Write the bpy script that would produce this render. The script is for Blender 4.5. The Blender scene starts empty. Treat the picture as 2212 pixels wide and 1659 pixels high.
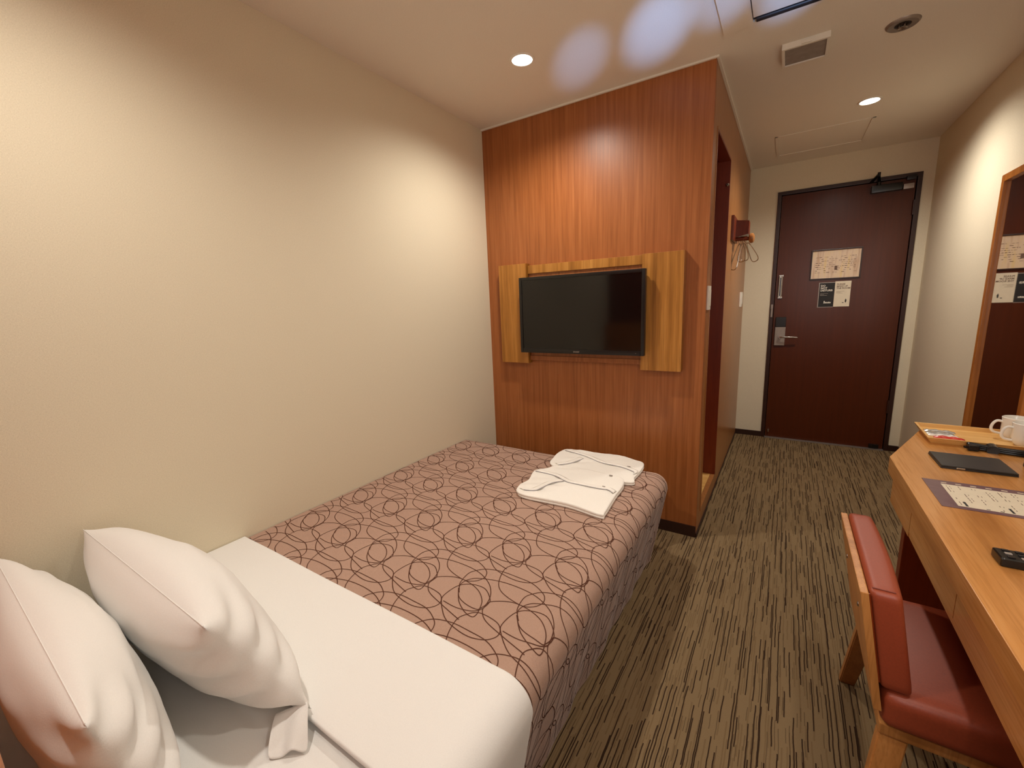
import bpy, bmesh, math, random
from mathutils import Vector, Matrix, noise as mnoise
random.seed(7)
C = bpy.context.scene.collection
PI = math.pi

# ------------------------------------------------------------------ camera
cam_d = bpy.data.cameras.new('camera'); cam = bpy.data.objects.new('camera', cam_d); C.objects.link(cam)
yaw, pitch, roll, fpx = -0.5755, -0.1852, -0.0391, 914.2
fwd = Vector((math.sin(yaw)*math.cos(pitch), math.cos(yaw)*math.cos(pitch), math.sin(pitch)))
rt = Vector((math.cos(yaw), -math.sin(yaw), 0)); up = rt.cross(fwd)
r2 = rt*math.cos(roll) + up*math.sin(roll); u2 = -rt*math.sin(roll) + up*math.cos(roll)
m = Matrix((r2, u2, -fwd)).transposed().to_4x4(); m.translation = Vector((1.5719, -0.3236, 1.233))
cam.matrix_world = m
cam_d.sensor_fit = 'HORIZONTAL'; cam_d.sensor_width = 36; cam_d.lens = 36*fpx/2212
cam_d.clip_start = 0.01
bpy.context.scene.camera = cam

# ------------------------------------------------------------------ world, exposure
w = bpy.data.worlds.new('world'); bpy.context.scene.world = w; w.use_nodes = True
w.node_tree.nodes['Background'].inputs[0].default_value = (0.55, 0.7, 1.0, 1)
w.node_tree.nodes['Background'].inputs[1].default_value = 0.3
vs = bpy.context.scene.view_settings
vs.view_transform = 'Standard'; vs.look = 'None'; vs.gamma = 1; vs.exposure = 0.07; vs.use_curve_mapping = False

# ------------------------------------------------------------------ lights
H = 2.24
WARM = (1.0, 0.93, 0.83)
def spot(name, loc, power, size=150, blend=0.6, color=WARM, rad=0.035, target=None):
    l = bpy.data.lights.new(name, 'SPOT'); l.energy = power; l.color = color
    l.spot_size = math.radians(size); l.spot_blend = blend; l.shadow_soft_size = rad
    o = bpy.data.objects.new(name, l); C.objects.link(o); o.location = loc
    if target is not None:
        o.rotation_euler = (Vector(target)-Vector(loc)).to_track_quat('-Z', 'Y').to_euler()
    return o
DOWN = [(0.567, 1.401), (1.874, 2.87), (0.567, -0.12), (1.89, 0.28)]
PW = [46, 64, 42, 22]
for (x, y), p_ in zip(DOWN, PW):
    spot('downlight_lamp', (x, y, H-0.012), p_, 156, 0.85)
# added warm fill light behind the camera, placed at the window opening
wl = bpy.data.lights.new('back_fill', 'AREA'); wl.shape = 'RECTANGLE'; wl.size = 0.46; wl.size_y = 0.86
wl.energy = 8; wl.color = (1.0, 0.93, 0.86)
wo = bpy.data.objects.new('back_fill', wl); C.objects.link(wo); wo.location = (1.99, -0.412, 1.425); wo.rotation_euler = (PI/2, 0, 0)
# added narrow blue spots, out of view, throwing soft patches onto the ceiling
for (x, y), p_, s in (((0.765, 1.55), 170, 6.4), ((1.09, 1.53), 300, 7.4), ((1.33, 1.47), 190, 6.5), ((1.53, 1.55), 260, 7)):
    spot('ceiling_patch_spot', (2.02, -0.33, 1.02), p_, s, 1.0, (0.26, 0.5, 1.0), 0.012, (x, y, H))

# ------------------------------------------------------------------ material helpers
def srgb(r, g, b):
    f = lambda c: (c/255/12.92) if c/255 <= 0.04045 else ((c/255+0.055)/1.055)**2.4
    return (f(r), f(g), f(b), 1)
class NT:
    def __init__(s, name):
        s.m = bpy.data.materials.new(name); s.m.use_nodes = True; s.t = s.m.node_tree
        s.b = s.t.nodes['Principled BSDF']
    def n(s, typ, **k):
        o = s.t.nodes.new(typ)
        for a, v in k.items(): setattr(o, a, v)
        return o
    def l(s, a, b): s.t.links.new(a, b)
    def math(s, op, a, b=None, c=None):
        o = s.n('ShaderNodeMath', operation=op)
        for i, v in enumerate((a, b, c)):
            if v is None: continue
            if isinstance(v, (int, float)): o.inputs[i].default_value = v
            else: s.l(v, o.inputs[i])
        return o.outputs[0]
    def mix(s, fac, a, b):
        o = s.n('ShaderNodeMix', data_type='RGBA')
        if isinstance(fac, (int, float)): o.inputs[0].default_value = fac
        else: s.l(fac, o.inputs[0])
        for i, v in ((6, a), (7, b)):
            if isinstance(v, tuple): o.inputs[i].default_value = v
            else: s.l(v, o.inputs[i])
        return o.outputs[2]
    def noise(s, scale, coord='Object', sc=(1, 1, 1), detail=3, rough=0.5):
        tc = s.n('ShaderNodeTexCoord'); mp = s.n('ShaderNodeMapping'); mp.inputs['Scale'].default_value = sc
        s.l(tc.outputs[coord], mp.inputs[0])
        nz = s.n('ShaderNodeTexNoise'); nz.inputs['Scale'].default_value = scale
        nz.inputs['Detail'].default_value = detail; nz.inputs['Roughness'].default_value = rough
        s.l(mp.outputs[0], nz.inputs['Vector']); return nz.outputs['Fac']
    def ramp(s, fac, stops):
        r = s.n('ShaderNodeValToRGB'); e = r.color_ramp.elements
        while len(e) < len(stops): e.new(0.5)
        for i, (p, c) in enumerate(stops): e[i].position = p; e[i].color = c
        s.l(fac, r.inputs[0]); return r.outputs[0]
    def bump(s, h, st, dist=0.001):
        b = s.n('ShaderNodeBump'); b.inputs['Strength'].default_value = st; b.inputs['Distance'].default_value = dist
        s.l(h, b.inputs['Height']); s.l(b.outputs[0], s.b.inputs['Normal'])
    def col(s, c):
        if isinstance(c, tuple): s.b.inputs['Base Color'].default_value = c
        else: s.l(c, s.b.inputs['Base Color'])
    def set(s, rough=0.5, metal=0, spec=0.5, sheen=0):
        s.b.inputs['Roughness'].default_value = rough; s.b.inputs['Metallic'].default_value = metal
        s.b.inputs['Specular IOR Level'].default_value = spec; s.b.inputs['Sheen Weight'].default_value = sheen
        return s
def plain(name, c, rough=0.5, metal=0, spec=0.5, var=0.06, scale=40, bump=0, sheen=0):
    t = NT(name).set(rough, metal, spec, sheen)
    f = t.noise(scale)
    d = tuple(v*(1-var*2) for v in c[:3])+(1,); h = tuple(min(1, v*(1+var)) for v in c[:3])+(1,)
    t.col(t.ramp(f, [(0.3, d), (0.7, h)]))
    if bump: t.bump(f, bump)
    return t.m
def wood(name, dark, mid, light, sc, scale=1.0, rough=0.35, fine=(1, 1, 1), bump=0.1, spec=0.5):
    t = NT(name).set(rough, 0, spec)
    a = t.noise(scale, sc=sc, detail=5, rough=0.6)
    c = t.ramp(a, [(0.3, dark), (0.5, mid), (0.7, light)])
    b = t.noise(1, sc=fine, detail=2)
    c = t.mix(t.math('MULTIPLY', t.ramp(b, [(0.5, (0, 0, 0, 1)), (0.62, (1, 1, 1, 1))]), 0.35), c, dark)
    t.col(c); t.bump(b, bump, 0.0005); return t.m

# wallpaper: matt beige vinyl with a fine linen weave
t = NT('wallpaper').set(0.85, 0, 0.2)
a1 = t.noise(1, sc=(300, 300, 900), detail=2); a2 = t.noise(1, sc=(900, 900, 260), detail=2)
h = t.math('ADD', a1, a2)
t.col(t.ramp(t.math('MULTIPLY', h, 0.5), [(0.35, srgb(214, 203, 178)), (0.65, srgb(232, 222, 198))])); t.bump(h, 0.25, 0.0006)
M_wall = t.m
M_ceil = plain('ceiling_paper', srgb(234, 227, 214), 0.8, 0, 0.3, 0.02, 250, 0.1)
M_tvwood = wood('red_brown_veneer', srgb(140, 80, 36), srgb(160, 94, 47), srgb(172, 106, 58), (40, 40, 1.2), 2, 0.38, (380, 380, 5), 0.08)
M_corr = wood('corridor_veneer', srgb(146, 92, 46), srgb(164, 108, 60), srgb(176, 122, 74), (30, 30, 1.2), 2, 0.3, (300, 300, 5), 0.06)
M_panel = wood('tv_backing_veneer', srgb(132, 82, 22), srgb(172, 114, 44), srgb(196, 138, 66), (16, 16, 0.7), 1.5, 0.4, (260, 260, 6), 0.08)
M_desk = wood('desk_veneer', srgb(166, 110, 54), srgb(198, 138, 76), srgb(210, 154, 94), (9, 0.9, 9), 1.4, 0.22, (240, 7, 240), 0.05)
M_tray = wood('tray_wood', srgb(206, 150, 76), srgb(226, 176, 104), srgb(236, 192, 124), (6, 60, 60), 0.8, 0.35, (10, 300, 300), 0.04)
M_head = wood('headboard_wood', srgb(168, 92, 34), srgb(196, 116, 50), srgb(208, 130, 62), (2, 8, 20), 1.5, 0.35, (6, 200, 200), 0.05)
M_dark = wood('mahogany_door', srgb(76, 32, 12), srgb(80, 34, 13), srgb(84, 36, 14), (30, 30, 0.8), 2, 0.3, (300, 300, 8), 0.04, 0.32)
M_redwd = wood('dark_red_closet', srgb(104, 32, 4), srgb(118, 40, 6), srgb(126, 46, 10), (8, 8, 0.8), 2, 0.4, (200, 200, 8), 0.04)
M_frame = plain('dark_brown_frame', srgb(50, 24, 18), 0.35)
M_skirt = plain('dark_skirting', srgb(48, 22, 12), 0.45)
M_chwood = wood('chair_wood', srgb(150, 96, 44), srgb(182, 122, 64), srgb(198, 140, 80), (10, 10, 1.2), 2, 0.4, (200, 200, 8), 0.05)
M_mirwd = wood('mirror_frame_wood', srgb(140, 78, 22), srgb(172, 104, 38), srgb(190, 122, 54), (12, 12, 1), 2, 0.35, (200, 200, 6), 0.05)
M_white = plain('white_plastic', srgb(232, 226, 214), 0.4, var=0.01)
M_cup = plain('white_china', srgb(240, 236, 228), 0.12, var=0.01)
M_linen = plain('white_cotton', srgb(232, 230, 226), 0.9, 0, 0.15, 0.015, 500, 0.15, 0.2)
M_linen2 = plain('white_yukata_cotton', srgb(244, 240, 232), 0.9, 0, 0.15, 0.02, 300, 0.2, 0.1)
M_black = plain('black_plastic', srgb(16, 15, 15), 0.3, var=0.05)
M_leather = plain('black_leatherette', srgb(34, 31, 30), 0.42, var=0.1, scale=300, bump=0.15)
M_tan = plain('tan_red_leather', srgb(146, 64, 38), 0.45, var=0.05, scale=250, bump=0.12)
M_chrome = plain('brushed_steel', srgb(190, 186, 180), 0.25, 1, var=0.03)
M_steel = plain('satin_steel', srgb(160, 150, 142), 0.45, 0.7, var=0.04)
M_dgrey = plain('dark_grey_metal', srgb(46, 42, 42), 0.35, 0.4)
M_grille = plain('grey_filter', srgb(150, 140, 132), 0.8)
M_navy = plain('navy_piping', srgb(104, 100, 128), 0.8)
M_ink = plain('black_ink', srgb(28, 26, 26), 0.6, var=0)
M_ink2 = plain('faded_brown_ink', srgb(110, 86, 72), 0.7, var=0)
M_paper = plain('cream_card', srgb(226, 214, 190), 0.5, var=0.02)
M_purple = plain('purple_grey_print', srgb(112, 84, 92), 0.25, var=0.05)
M_red = plain('red_sachet_foil', srgb(206, 62, 48), 0.3, var=0.1)
M_redwd2 = wood('hook_block_wood', srgb(84, 28, 8), srgb(104, 38, 12), srgb(116, 46, 18), (10, 10, 2), 2, 0.3, (100, 100, 8), 0.03)
M_silver = plain('silver_sachet_foil', srgb(196, 194, 190), 0.25, 0.6, var=0.15, scale=120, bump=0.3)
t = NT('mirror_glass').set(0.02, 1.0); t.col((0.86, 0.85, 0.83, 1)); M_mirror = t.m
t = NT('tv_screen').set(0.09, 0, 0.5); t.col(t.ramp(t.noise(20), [(0, srgb(9, 8, 8)), (1, srgb(11, 10, 10))])); M_screen = t.m
t = NT('lamp_lens').set(0.5); t.col((1, 1, 1, 1))
t.b.inputs['Emission Color'].default_value = (1, 0.93, 0.82, 1); t.b.inputs['Emission Strength'].default_value = 9
M_lens = t.m
t = NT('window_glass').set(0.05); t.b.inputs['Transmission Weight'].default_value = 1; t.col((0.9, 0.95, 1, 1)); M_glass = t.m

# old printed evacuation notice, woody yellow brown paper
t = NT('aged_notice_paper').set(0.35)
f = t.noise(1, sc=(40, 40, 5), detail=4)
t.col(t.ramp(f, [(0.3, srgb(196, 160, 128)), (0.5, srgb(222, 198, 172)), (0.7, srgb(224, 196, 146))])); M_notice = t.m

# carpet: brown loop pile with dark broken dashes running down the room
t = NT('carpet').set(0.95, 0, 0.1)
tc = t.n('ShaderNodeTexCoord'); sp = t.n('ShaderNodeSeparateXYZ'); t.l(tc.outputs['Object'], sp.inputs[0])
wob = t.noise(1, sc=(2, 14, 1), detail=3)
def dashes(wd, ln, prob, seed, halfw):
    x = t.math('ADD', sp.outputs[0], t.math('MULTIPLY', t.math('SUBTRACT', wob, 0.5), 0.006))
    x = t.math('DIVIDE', x, wd); col = t.math('FLOOR', x)
    w1 = t.n('ShaderNodeTexWhiteNoise', noise_dimensions='1D'); t.l(t.math('ADD', col, seed), w1.inputs['W'])
    y = t.math('ADD', t.math('DIVIDE', sp.outputs[1], ln), t.math('MULTIPLY', w1.outputs[0], 17.3)); row = t.math('FLOOR', y)
    cb = t.n('ShaderNodeCombineXYZ'); t.l(col, cb.inputs[0]); t.l(row, cb.inputs[1]); cb.inputs[2].default_value = seed
    w2 = t.n('ShaderNodeTexWhiteNoise', noise_dimensions='3D'); t.l(cb.outputs[0], w2.inputs['Vector'])
    on = t.math('LESS_THAN', w2.outputs[0], prob)
    fx = t.math('ABSOLUTE', t.math('SUBTRACT', t.math('FRACT', x), 0.5))
    return t.math('MULTIPLY', on, t.math('LESS_THAN', fx, halfw))
d1 = t.math('MAXIMUM', dashes(0.0145, 0.10, 0.38, 1.5, 0.11), dashes(0.021, 0.2, 0.42, 7.5, 0.075))
d1 = t.math('MAXIMUM', d1, t.math('MULTIPLY', dashes(0.009, 0.05, 0.25, 11.5, 0.12), 0.5))
d2 = dashes(0.0065, 0.11, 0.45, 3.5, 0.3)
base = t.mix(t.math('MULTIPLY', d2, 0.5), srgb(136, 114, 84), srgb(112, 90, 62))
pile = t.noise(600, detail=1)
base = t.mix(t.math('MULTIPLY', pile, 0.35), base, srgb(92, 72, 46))
t.col(t.mix(t.math('MULTIPLY', d1, 0.93), base, srgb(44, 28, 20)))
t.bump(t.math('SUBTRACT', pile, t.math('MULTIPLY', d1, 0.5)), 0.5, 0.002)
M_carpet = t.m

# bedspread: dusty pink brown cloth with a printed tangle of thin loops
t = NT('loop_print_bedspread').set(0.85, 0, 0.2, 0.15)
cl = t.ramp(t.noise(500, detail=1), [(0.3, srgb(166, 134, 116)), (0.7, srgb(178, 146, 128))])
t.col(cl)
t.bump(t.noise(900, detail=1), 0.1, 0.0005)
M_spread = t.m
M_loop = plain('brown_loop_print', srgb(84, 50, 36), 0.85, 0, 0.2, 0.03)

# ------------------------------------------------------------------ mesh helpers
def box(bm, lo, hi, bev=0, seg=2, mat=None):
    lo, hi = Vector(lo), Vector(hi)
    c = (lo+hi)/2; s = hi-lo
    r = bmesh.ops.create_cube(bm, size=1)
    vs_ = r['verts']
    bmesh.ops.scale(bm, vec=s, verts=vs_); bmesh.ops.translate(bm, vec=c, verts=vs_)
    if bev:
        es = list({e for v in vs_ for e in v.link_edges})
        out = bmesh.ops.bevel(bm, geom=es, offset=bev, segments=seg, affect='EDGES', profile=0.7)
        vs_ = list({v for f in out['faces'] for v in f.verts} | {v for v in vs_ if v.is_valid})
    if mat is not None: bmesh.ops.transform(bm, matrix=mat, verts=vs_)
    return vs_
def prism(bm, pts, z0, z1, bev=0):
    vs_ = [bm.verts.new((x, y, z0)) for x, y in pts]
    f = bm.faces.new(vs_)
    r = bmesh.ops.extrude_face_region(bm, geom=[f])
    nv = [g for g in r['geom'] if isinstance(g, bmesh.types.BMVert)]
    bmesh.ops.translate(bm, vec=(0, 0, z1-z0), verts=nv)
    bmesh.ops.recalc_face_normals(bm, faces=bm.faces)
    if bev:
        es = list({e for v in vs_+nv for e in v.link_edges})
        bmesh.ops.bevel(bm, geom=es, offset=bev, segments=2, affect='EDGES', profile=0.7)
def prism_m(bm, pts3, vec):
    vs_ = [bm.verts.new(p) for p in pts3]; f = bm.faces.new(vs_)
    r = bmesh.ops.extrude_face_region(bm, geom=[f])
    nv = [g for g in r['geom'] if isinstance(g, bmesh.types.BMVert)]
    bmesh.ops.translate(bm, vec=vec, verts=nv)
    bmesh.ops.recalc_face_normals(bm, faces=bm.faces)
def lathe(bm, prof, c=(0, 0, 0), seg=40):
    rings = []
    for r, z in prof:
        if r < 1e-6: rings.append([bm.verts.new((c[0], c[1], c[2]+z))])
        else: rings.append([bm.verts.new((c[0]+r*math.cos(2*PI*i/seg), c[1]+r*math.sin(2*PI*i/seg), c[2]+z)) for i in range(seg)])
    for a, b in zip(rings, rings[1:]):
        for i in range(seg):
            j = (i+1) % seg
            q = [a[i % len(a)], a[j % len(a)], b[j % len(b)], b[i % len(b)]]
            q = list(dict.fromkeys(q))
            if len(q) > 2: bm.faces.new(q)
    bmesh.ops.recalc_face_normals(bm, faces=bm.faces)
def tube(bm, pts, r, seg=10, closed=False):
    pts = [Vector(p) for p in pts]; n = len(pts); rings = []
    prev = None
    for i, p in enumerate(pts):
        a = pts[i-1] if (i > 0 or closed) else p
        b = pts[(i+1) % n] if (i < n-1 or closed) else p
        d = (b-a).normalized()
        if prev is None:
            prev = d.orthogonal().normalized()
        s = (prev - d*prev.dot(d))
        s = s.normalized() if s.length > 1e-6 else d.orthogonal().normalized()
        prev = s; q = d.cross(s)
        rr = r[i] if isinstance(r, (list, tuple)) else r
        rings.append([bm.verts.new(p + (s*math.cos(2*PI*k/seg)+q*math.sin(2*PI*k/seg))*rr) for k in range(seg)])
    for i in range(n if closed else n-1):
        A, B = rings[i], rings[(i+1) % n]
        for k in range(seg):
            bm.faces.new([A[k], A[(k+1) % seg], B[(k+1) % seg], B[k]])
    if not closed:
        bm.faces.new(rings[0][::-1]); bm.faces.new(rings[-1])
def smoothpath(pts, n=8, closed=False):
    P = [Vector(p) for p in pts]; out = []; N = len(P)
    for i in range(N if closed else N-1):
        p0 = P[i-1] if (i > 0 or closed) else P[0]; p1 = P[i]; p2 = P[(i+1) % N]
        p3 = P[(i+2) % N] if (i+2 < N or closed) else P[-1]
        for k in range(n):
            s = k/n
            out.append(0.5*((2*p1)+(-p0+p2)*s+(2*p0-5*p1+4*p2-p3)*s*s+(-p0+3*p1-3*p2+p3)*s**3))
    if not closed: out.append(P[-1])
    return out
def obj(name, bm, mat, root=None, smooth=False, off=None):
    """link bm as one mesh object; given in world coordinates, stored relative to root"""
    if root is not None and off is None: off = root.get('_o', (0, 0, 0))
    if off is None: off = (0, 0, 0)
    bmesh.ops.translate(bm, vec=-Vector(off), verts=bm.verts)
    me = bpy.data.meshes.new(name); bm.to_mesh(me); bm.free()
    me.materials.append(mat)
    if smooth:
        me.polygons.foreach_set('use_smooth', [True]*len(me.polygons))
        if smooth != 'all': me.set_sharp_from_angle(angle=math.radians(40))
    o = bpy.data.objects.new(name, me); C.objects.link(o)
    if root is not None:
        o.parent = root
        o['_o'] = tuple(off)
    else: o.location = off
    return o
def thing(name, label, cat, loc=(0, 0, 0), group=None):
    o = bpy.data.objects.new(name, None); C.objects.link(o); o.location = loc; o.empty_display_size = 0.05
    o['_o'] = tuple(loc); o['label'] = label; o['category'] = cat
    if group: o['group'] = group
    return o
def tag(o, label, cat, group=None):
    o['label'] = label; o['category'] = cat
    if group: o['group'] = group
    return o
def struct(name, bm, mat, parent=None, smooth=False):
    o = obj(name, bm, mat, parent, smooth)
    if parent is None: o['kind'] = 'structure'
    return o
def NB(): return bmesh.new()
def bbox(lo, hi, bev=0, seg=2):
    bm = NB(); box(bm, lo, hi, bev, seg); return bm
def text_obj(name, body, size, mat, matrix, root, spacing=1.0, lines=1.0, weight=0.0):
    cu = bpy.data.curves.new('t', 'FONT'); cu.body = body; cu.size = size; cu.space_line = lines; cu.space_character = spacing
    cu.offset = weight; cu.extrude = 0.0002; cu.resolution_u = 2
    ob = bpy.data.objects.new('t', cu); C.objects.link(ob)
    dg = bpy.context.evaluated_depsgraph_get(); dg.update()
    me = bpy.data.meshes.new_from_object(ob.evaluated_get(dg))
    bpy.data.objects.remove(ob)
    bm = NB(); bm.from_mesh(me); bmesh.ops.transform(bm, matrix=matrix, verts=bm.verts)
    bpy.data.meshes.remove(me)
    return obj(name, bm, mat, root)

# ------------------------------------------------------------------ the room
YT, YD, XC, XR, YB = 1.88, 3.891, 1.2485, 2.369, -0.42
struct('floor', bbox((-0.1, YB-0.1, -0.1), (XR+0.1, YD+0.1, 0)), M_carpet)
struct('ceiling', bbox((-0.1, YB-0.1, H), (XR+0.1, YD+0.1, H+0.1)), M_ceil)
struct('wall_left', bbox((-0.1, YB-0.1, 0), (0, YD+0.1, H)), M_wall)
struct('wall_right', bbox((XR, YB-0.1, 0), (XR+0.1, YD+0.1, H)), M_wall)
# door wall with its opening
DX0, DX1, DZ = 1.452, 2.306, 2.032
bm = NB(); box(bm, (XC-0.06, YD, 0), (DX0, YD+0.1, H)); box(bm, (DX1, YD, 0), (XR, YD+0.1, H)); box(bm, (DX0, YD, DZ), (DX1, YD+0.1, H)); box(bm, (DX0, YD+0.065, 0), (DX1, YD+0.1, DZ))
struct('wall_far', bm, M_wall)
# wall behind the camera with the window
WX0, WX1, WZ0, WZ1 = 1.72, 2.26, 0.95, 1.9
bm = NB(); box(bm, (0, YB-0.08, 0), (WX0, YB, H)); box(bm, (WX1, YB-0.08, 0), (XR, YB, H))
box(bm, (WX0, YB-0.08, 0), (WX1, YB, WZ0)); box(bm, (WX0, YB-0.08, WZ1), (WX1, YB, H))
struct('wall_back', bm, M_redwd)
bm = NB()
for a, b in (((WX0, YB-0.06, WZ0), (WX0+.03, YB+.01, WZ1)), ((WX1-.03, YB-0.06, WZ0), (WX1, YB+.01, WZ1)), ((WX0+.03, YB-0.06, WZ0), (WX1-.03, YB+.01, WZ0+.03)), ((WX0+.03, YB-0.06, WZ1-.03), (WX1-.03, YB+.01, WZ1))):
    box(bm, a, b)
wn = struct('window_1', bm, M_dgrey)
obj('pane', bbox((WX0+.03, YB-0.045, WZ0+.03), (WX1-.03, YB-0.035, WZ1-.03)), M_glass, wn)

# timber block carrying the television, and its corridor side with the closet opening
OY0, OY1, OZ0, OZ1 = 1.985, 2.56, 0.10, 2.0
struct('wall_front', bbox((0, YT, 0), (XC, YT+0.03, H)), M_tvwood)
bm = NB()
box(bm, (XC-0.025, YT+0.03, 0), (XC, OY0, H)); box(bm, (XC-0.025, OY1, 0), (XC, YD, H))
box(bm, (XC-0.025, OY0, 0), (XC, OY1, OZ0)); box(bm, (XC-0.025, OY0, OZ1), (XC, OY1, H))
struct('wall_corridor', bm, M_corr)
bm = NB()
box(bm, (0.70, YT+0.03, OZ0), (0.72, 2.79, OZ1)); box(bm, (0.72, 2.78, OZ0), (XC-0.025, 2.80, OZ1))
box(bm, (0.72, YT+0.03, OZ1), (XC-0.025, 2.80, OZ1+0.02)); 
struct('wall_closet', bm, M_redwd)
struct('trim_1', bbox((0.72, YT+0.031, OZ0-0.02), (XC-0.026, 2.779, OZ0)), M_tray)       # closet floor board
# opening lining, proud of the face by a few millimetres
bm = NB()
box(bm, (XC-0.06, OY0, OZ0), (XC+0.004, OY0+0.012, OZ1), 0.001)
struct('trim_2', bm, M_corr)
bm = NB(); box(bm, (XC-0.20, OY1-0.012, OZ0), (XC+0.001, OY1, OZ1), 0.001)
box(bm, (XC-0.06, OY0+0.0125, OZ1-0.012), (XC+0.001, OY1-0.0125, OZ1), 0.001)
struct('trim_8', bm, M_redwd)
bm = NB()
lathe(bm, [(0, 0), (0.006, 0), (0.009, 0.004), (0.009, 0.01), (0.005, 0.014), (0, 0.014)], (0, 0, 0), 16)
bmesh.ops.rotate(bm, cent=(0, 0, 0), matrix=Matrix.Rotation(PI/2, 3, 'X'), verts=bm.verts)
bmesh.ops.translate(bm, vec=(1.238, 2.548, 1.86), verts=bm.verts)
tag(obj('door_stop', bm, M_chrome, smooth=True), 'tiny chrome round stop at the top of the closet opening edge', 'door stop')
# ceiling beads, skirting
bm = NB(); box(bm, (0, YT-0.012, H-0.008), (XC, YT, H), 0.002)
struct('trim_3', bm, M_white)
struct('trim_4', bbox((XC, YT-0.012, H-0.008), (XC+0.012, YD, H), 0.002), M_ceil)
struct('baseboard_front', bbox((0, YT-0.006, 0), (XC, YT, 0.06)), M_skirt)
bm = NB(); box(bm, (XC, YD-0.008, 0), (DX0, YD, 0.045)); box(bm, (DX1, YD-0.008, 0), (XR, YD, 0.045))
struct('baseboard_far', bm, M_skirt)
struct('baseboard_right', bbox((XR-0.008, YB, 0), (XR, YD-0.008, 0.045)), M_skirt)
struct('baseboard_corridor', bbox((XC, YT, 0), (XC+0.004, YD-0.008, 0.02)), M_skirt)
# access hatch in the corridor ceiling
bm = NB(); hx0, hx1, hy0, hy1 = 1.432, 1.94, 3.16, 3.625
for a, b in (((hx0, hy0, H-.004), (hx0+.018, hy1, H)), ((hx1-.018, hy0, H-.004), (hx1, hy1, H)), ((hx0, hy0, H-.004), (hx1, hy0+.012, H)), ((hx0, hy1-.012, H-.004), (hx1, hy1, H))):
    box(bm, a, b, 0.001)
struct('trim_5', bm, M_ceil)

# ------------------------------------------------------------------ entrance door
bm = NB(); fw = 0.026
box(bm, (DX0, YD-0.012, 0), (DX0+fw, YD+0.06, DZ), 0.002); box(bm, (DX1-fw, YD-0.012, 0), (DX1, YD+0.06, DZ), 0.002)
box(bm, (DX0+fw, YD-0.012, DZ-fw), (DX1-fw, YD+0.06, DZ), 0.002)
struct('trim_6', bm, M_frame)
dr = struct('door_1', bbox((DX0+fw+0.004, YD+0.004, 0.006), (DX1-fw-0.004, YD+0.044, DZ-fw-0.004), 0.001), M_dark)
def dpart(name, bm, mat, smooth=False, parent=dr): return obj(name, bm, mat, parent, smooth)
YF = YD+0.004
dpart('lock_cover', bbox((1.500, YF-0.018, 0.965), (1.574, YF, 1.045), 0.003), M_black)
hp = dpart('handle_plate', bbox((1.500, YF-0.016, 0.81), (1.574, YF, 0.963), 0.003), M_steel)
bm = NB(); tube(bm, [(1.538, YF-0.016, 0.882), (1.538, YF-0.05, 0.882)], 0.011, 16)
tube(bm, smoothpath([(1.538, YF-0.05, 0.882), (1.56, YF-0.056, 0.883), (1.62, YF-0.056, 0.882), (1.66, YF-0.05, 0.879)], 5), 0.0065, 12)
obj('lever', bm, M_chrome, hp, True)
bm = NB()
box(bm, (1.503, YF-0.006, 1.20), (1.527, YF, 1.385), 0.001); box(bm, (1.500, YF-0.011, 1.372), (1.532, YF-.006, 1.387), 0.002); box(bm, (1.500, YF-0.011, 1.198), (1.532, YF-.006, 1.213), 0.002)
for xx in (1.5045, 1.5225): tube(bm, [(xx, YF-0.014, 1.205), (xx, YF-0.014, 1.38)], 0.003, 8)
gb = dpart('door_guard', bm, M_chrome)
bm = NB(); box(bm, (1.510, YF-0.0125, 1.218), (1.517, YF-0.006, 1.366)); obj('guard_slot', bm, M_black, gb)
bm = NB(); box(bm, (1.460, YF-0.024, 1.045), (1.473, YF-0.012, 1.15), 0.002); box(bm, (1.458, YF-0.034, 1.115), (1.468, YF-0.02, 1.15), 0.003)
tag(obj('strike_plate', bm, M_steel), 'small steel catch on the left side of the dark door frame', 'door catch')
bm = NB(); box(bm, (1.50, YF-0.02, 0.05), (1.51, YF, 0.075), 0.002)
dpart('lower_bolt', bm, M_chrome)
bm = NB(); box(bm, (DX0+fw, YD-0.03, 0.0), (DX1-fw, YD+0.05, 0.006), 0.001)
struct('trim_7', bm, M_steel)
dpart('door_sweep', bbox((2.19, YF-0.018, 0.012), (2.25, YF, 0.04), 0.003), M_black)
for z in (0.3, 1.75):
    bm = NB(); tube(bm, [(DX1-fw-0.003, YF-0.008, z), (DX1-fw-0.003, YF-0.008, z+0.1)], 0.008, 10); dpart('hinge', bm, M_frame, True)
# closer: body on the door, folded arm rising above the frame
cl_ = thing('door_closer', 'dark door closer with folded arm at the top of the entrance door', 'door closer', (2.1, YD-0.02, 1.96))
obj('closer_body', bbox((2.03, YF-0.055, 1.925), (2.20, YF-0.001, 1.975), 0.006), M_black, cl_, True)
obj('end_cap', bbox((2.205, YF-0.045, 1.925), (2.262, YF-0.001, 1.96), 0.005), M_steel, cl_, True)
bm = NB(); box(bm, (2.22, YD-0.034, 1.985), (2.272, YD-0.013, 2.015), 0.003); obj('arm_bracket', bm, M_dgrey, cl_, True)
bm = NB()
prism_m(bm, [(2.062, YD-0.02, 1.992), (2.082, YD-0.02, 1.992), (2.062, YD-0.12, 2.022), (2.048, YD-0.12, 2.022)], (0, 0, 0.008))
prism_m(bm, [(2.048, YD-0.125, 2.031), (2.062, YD-0.125, 2.031), (2.036, YD-0.012, 2.0), (2.018, YD-0.012, 2.0)], (0, 0, 0.008))
tube(bm, [(2.055, YD-0.118, 2.018), (2.055, YD-0.118, 2.046)], 0.009, 12)
tube(bm, [(2.07, YF-0.03, 1.97), (2.07, YF-0.03, 2.0)], 0.012, 12)
obj('closer_arm', bm, M_black, cl_)

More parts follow.
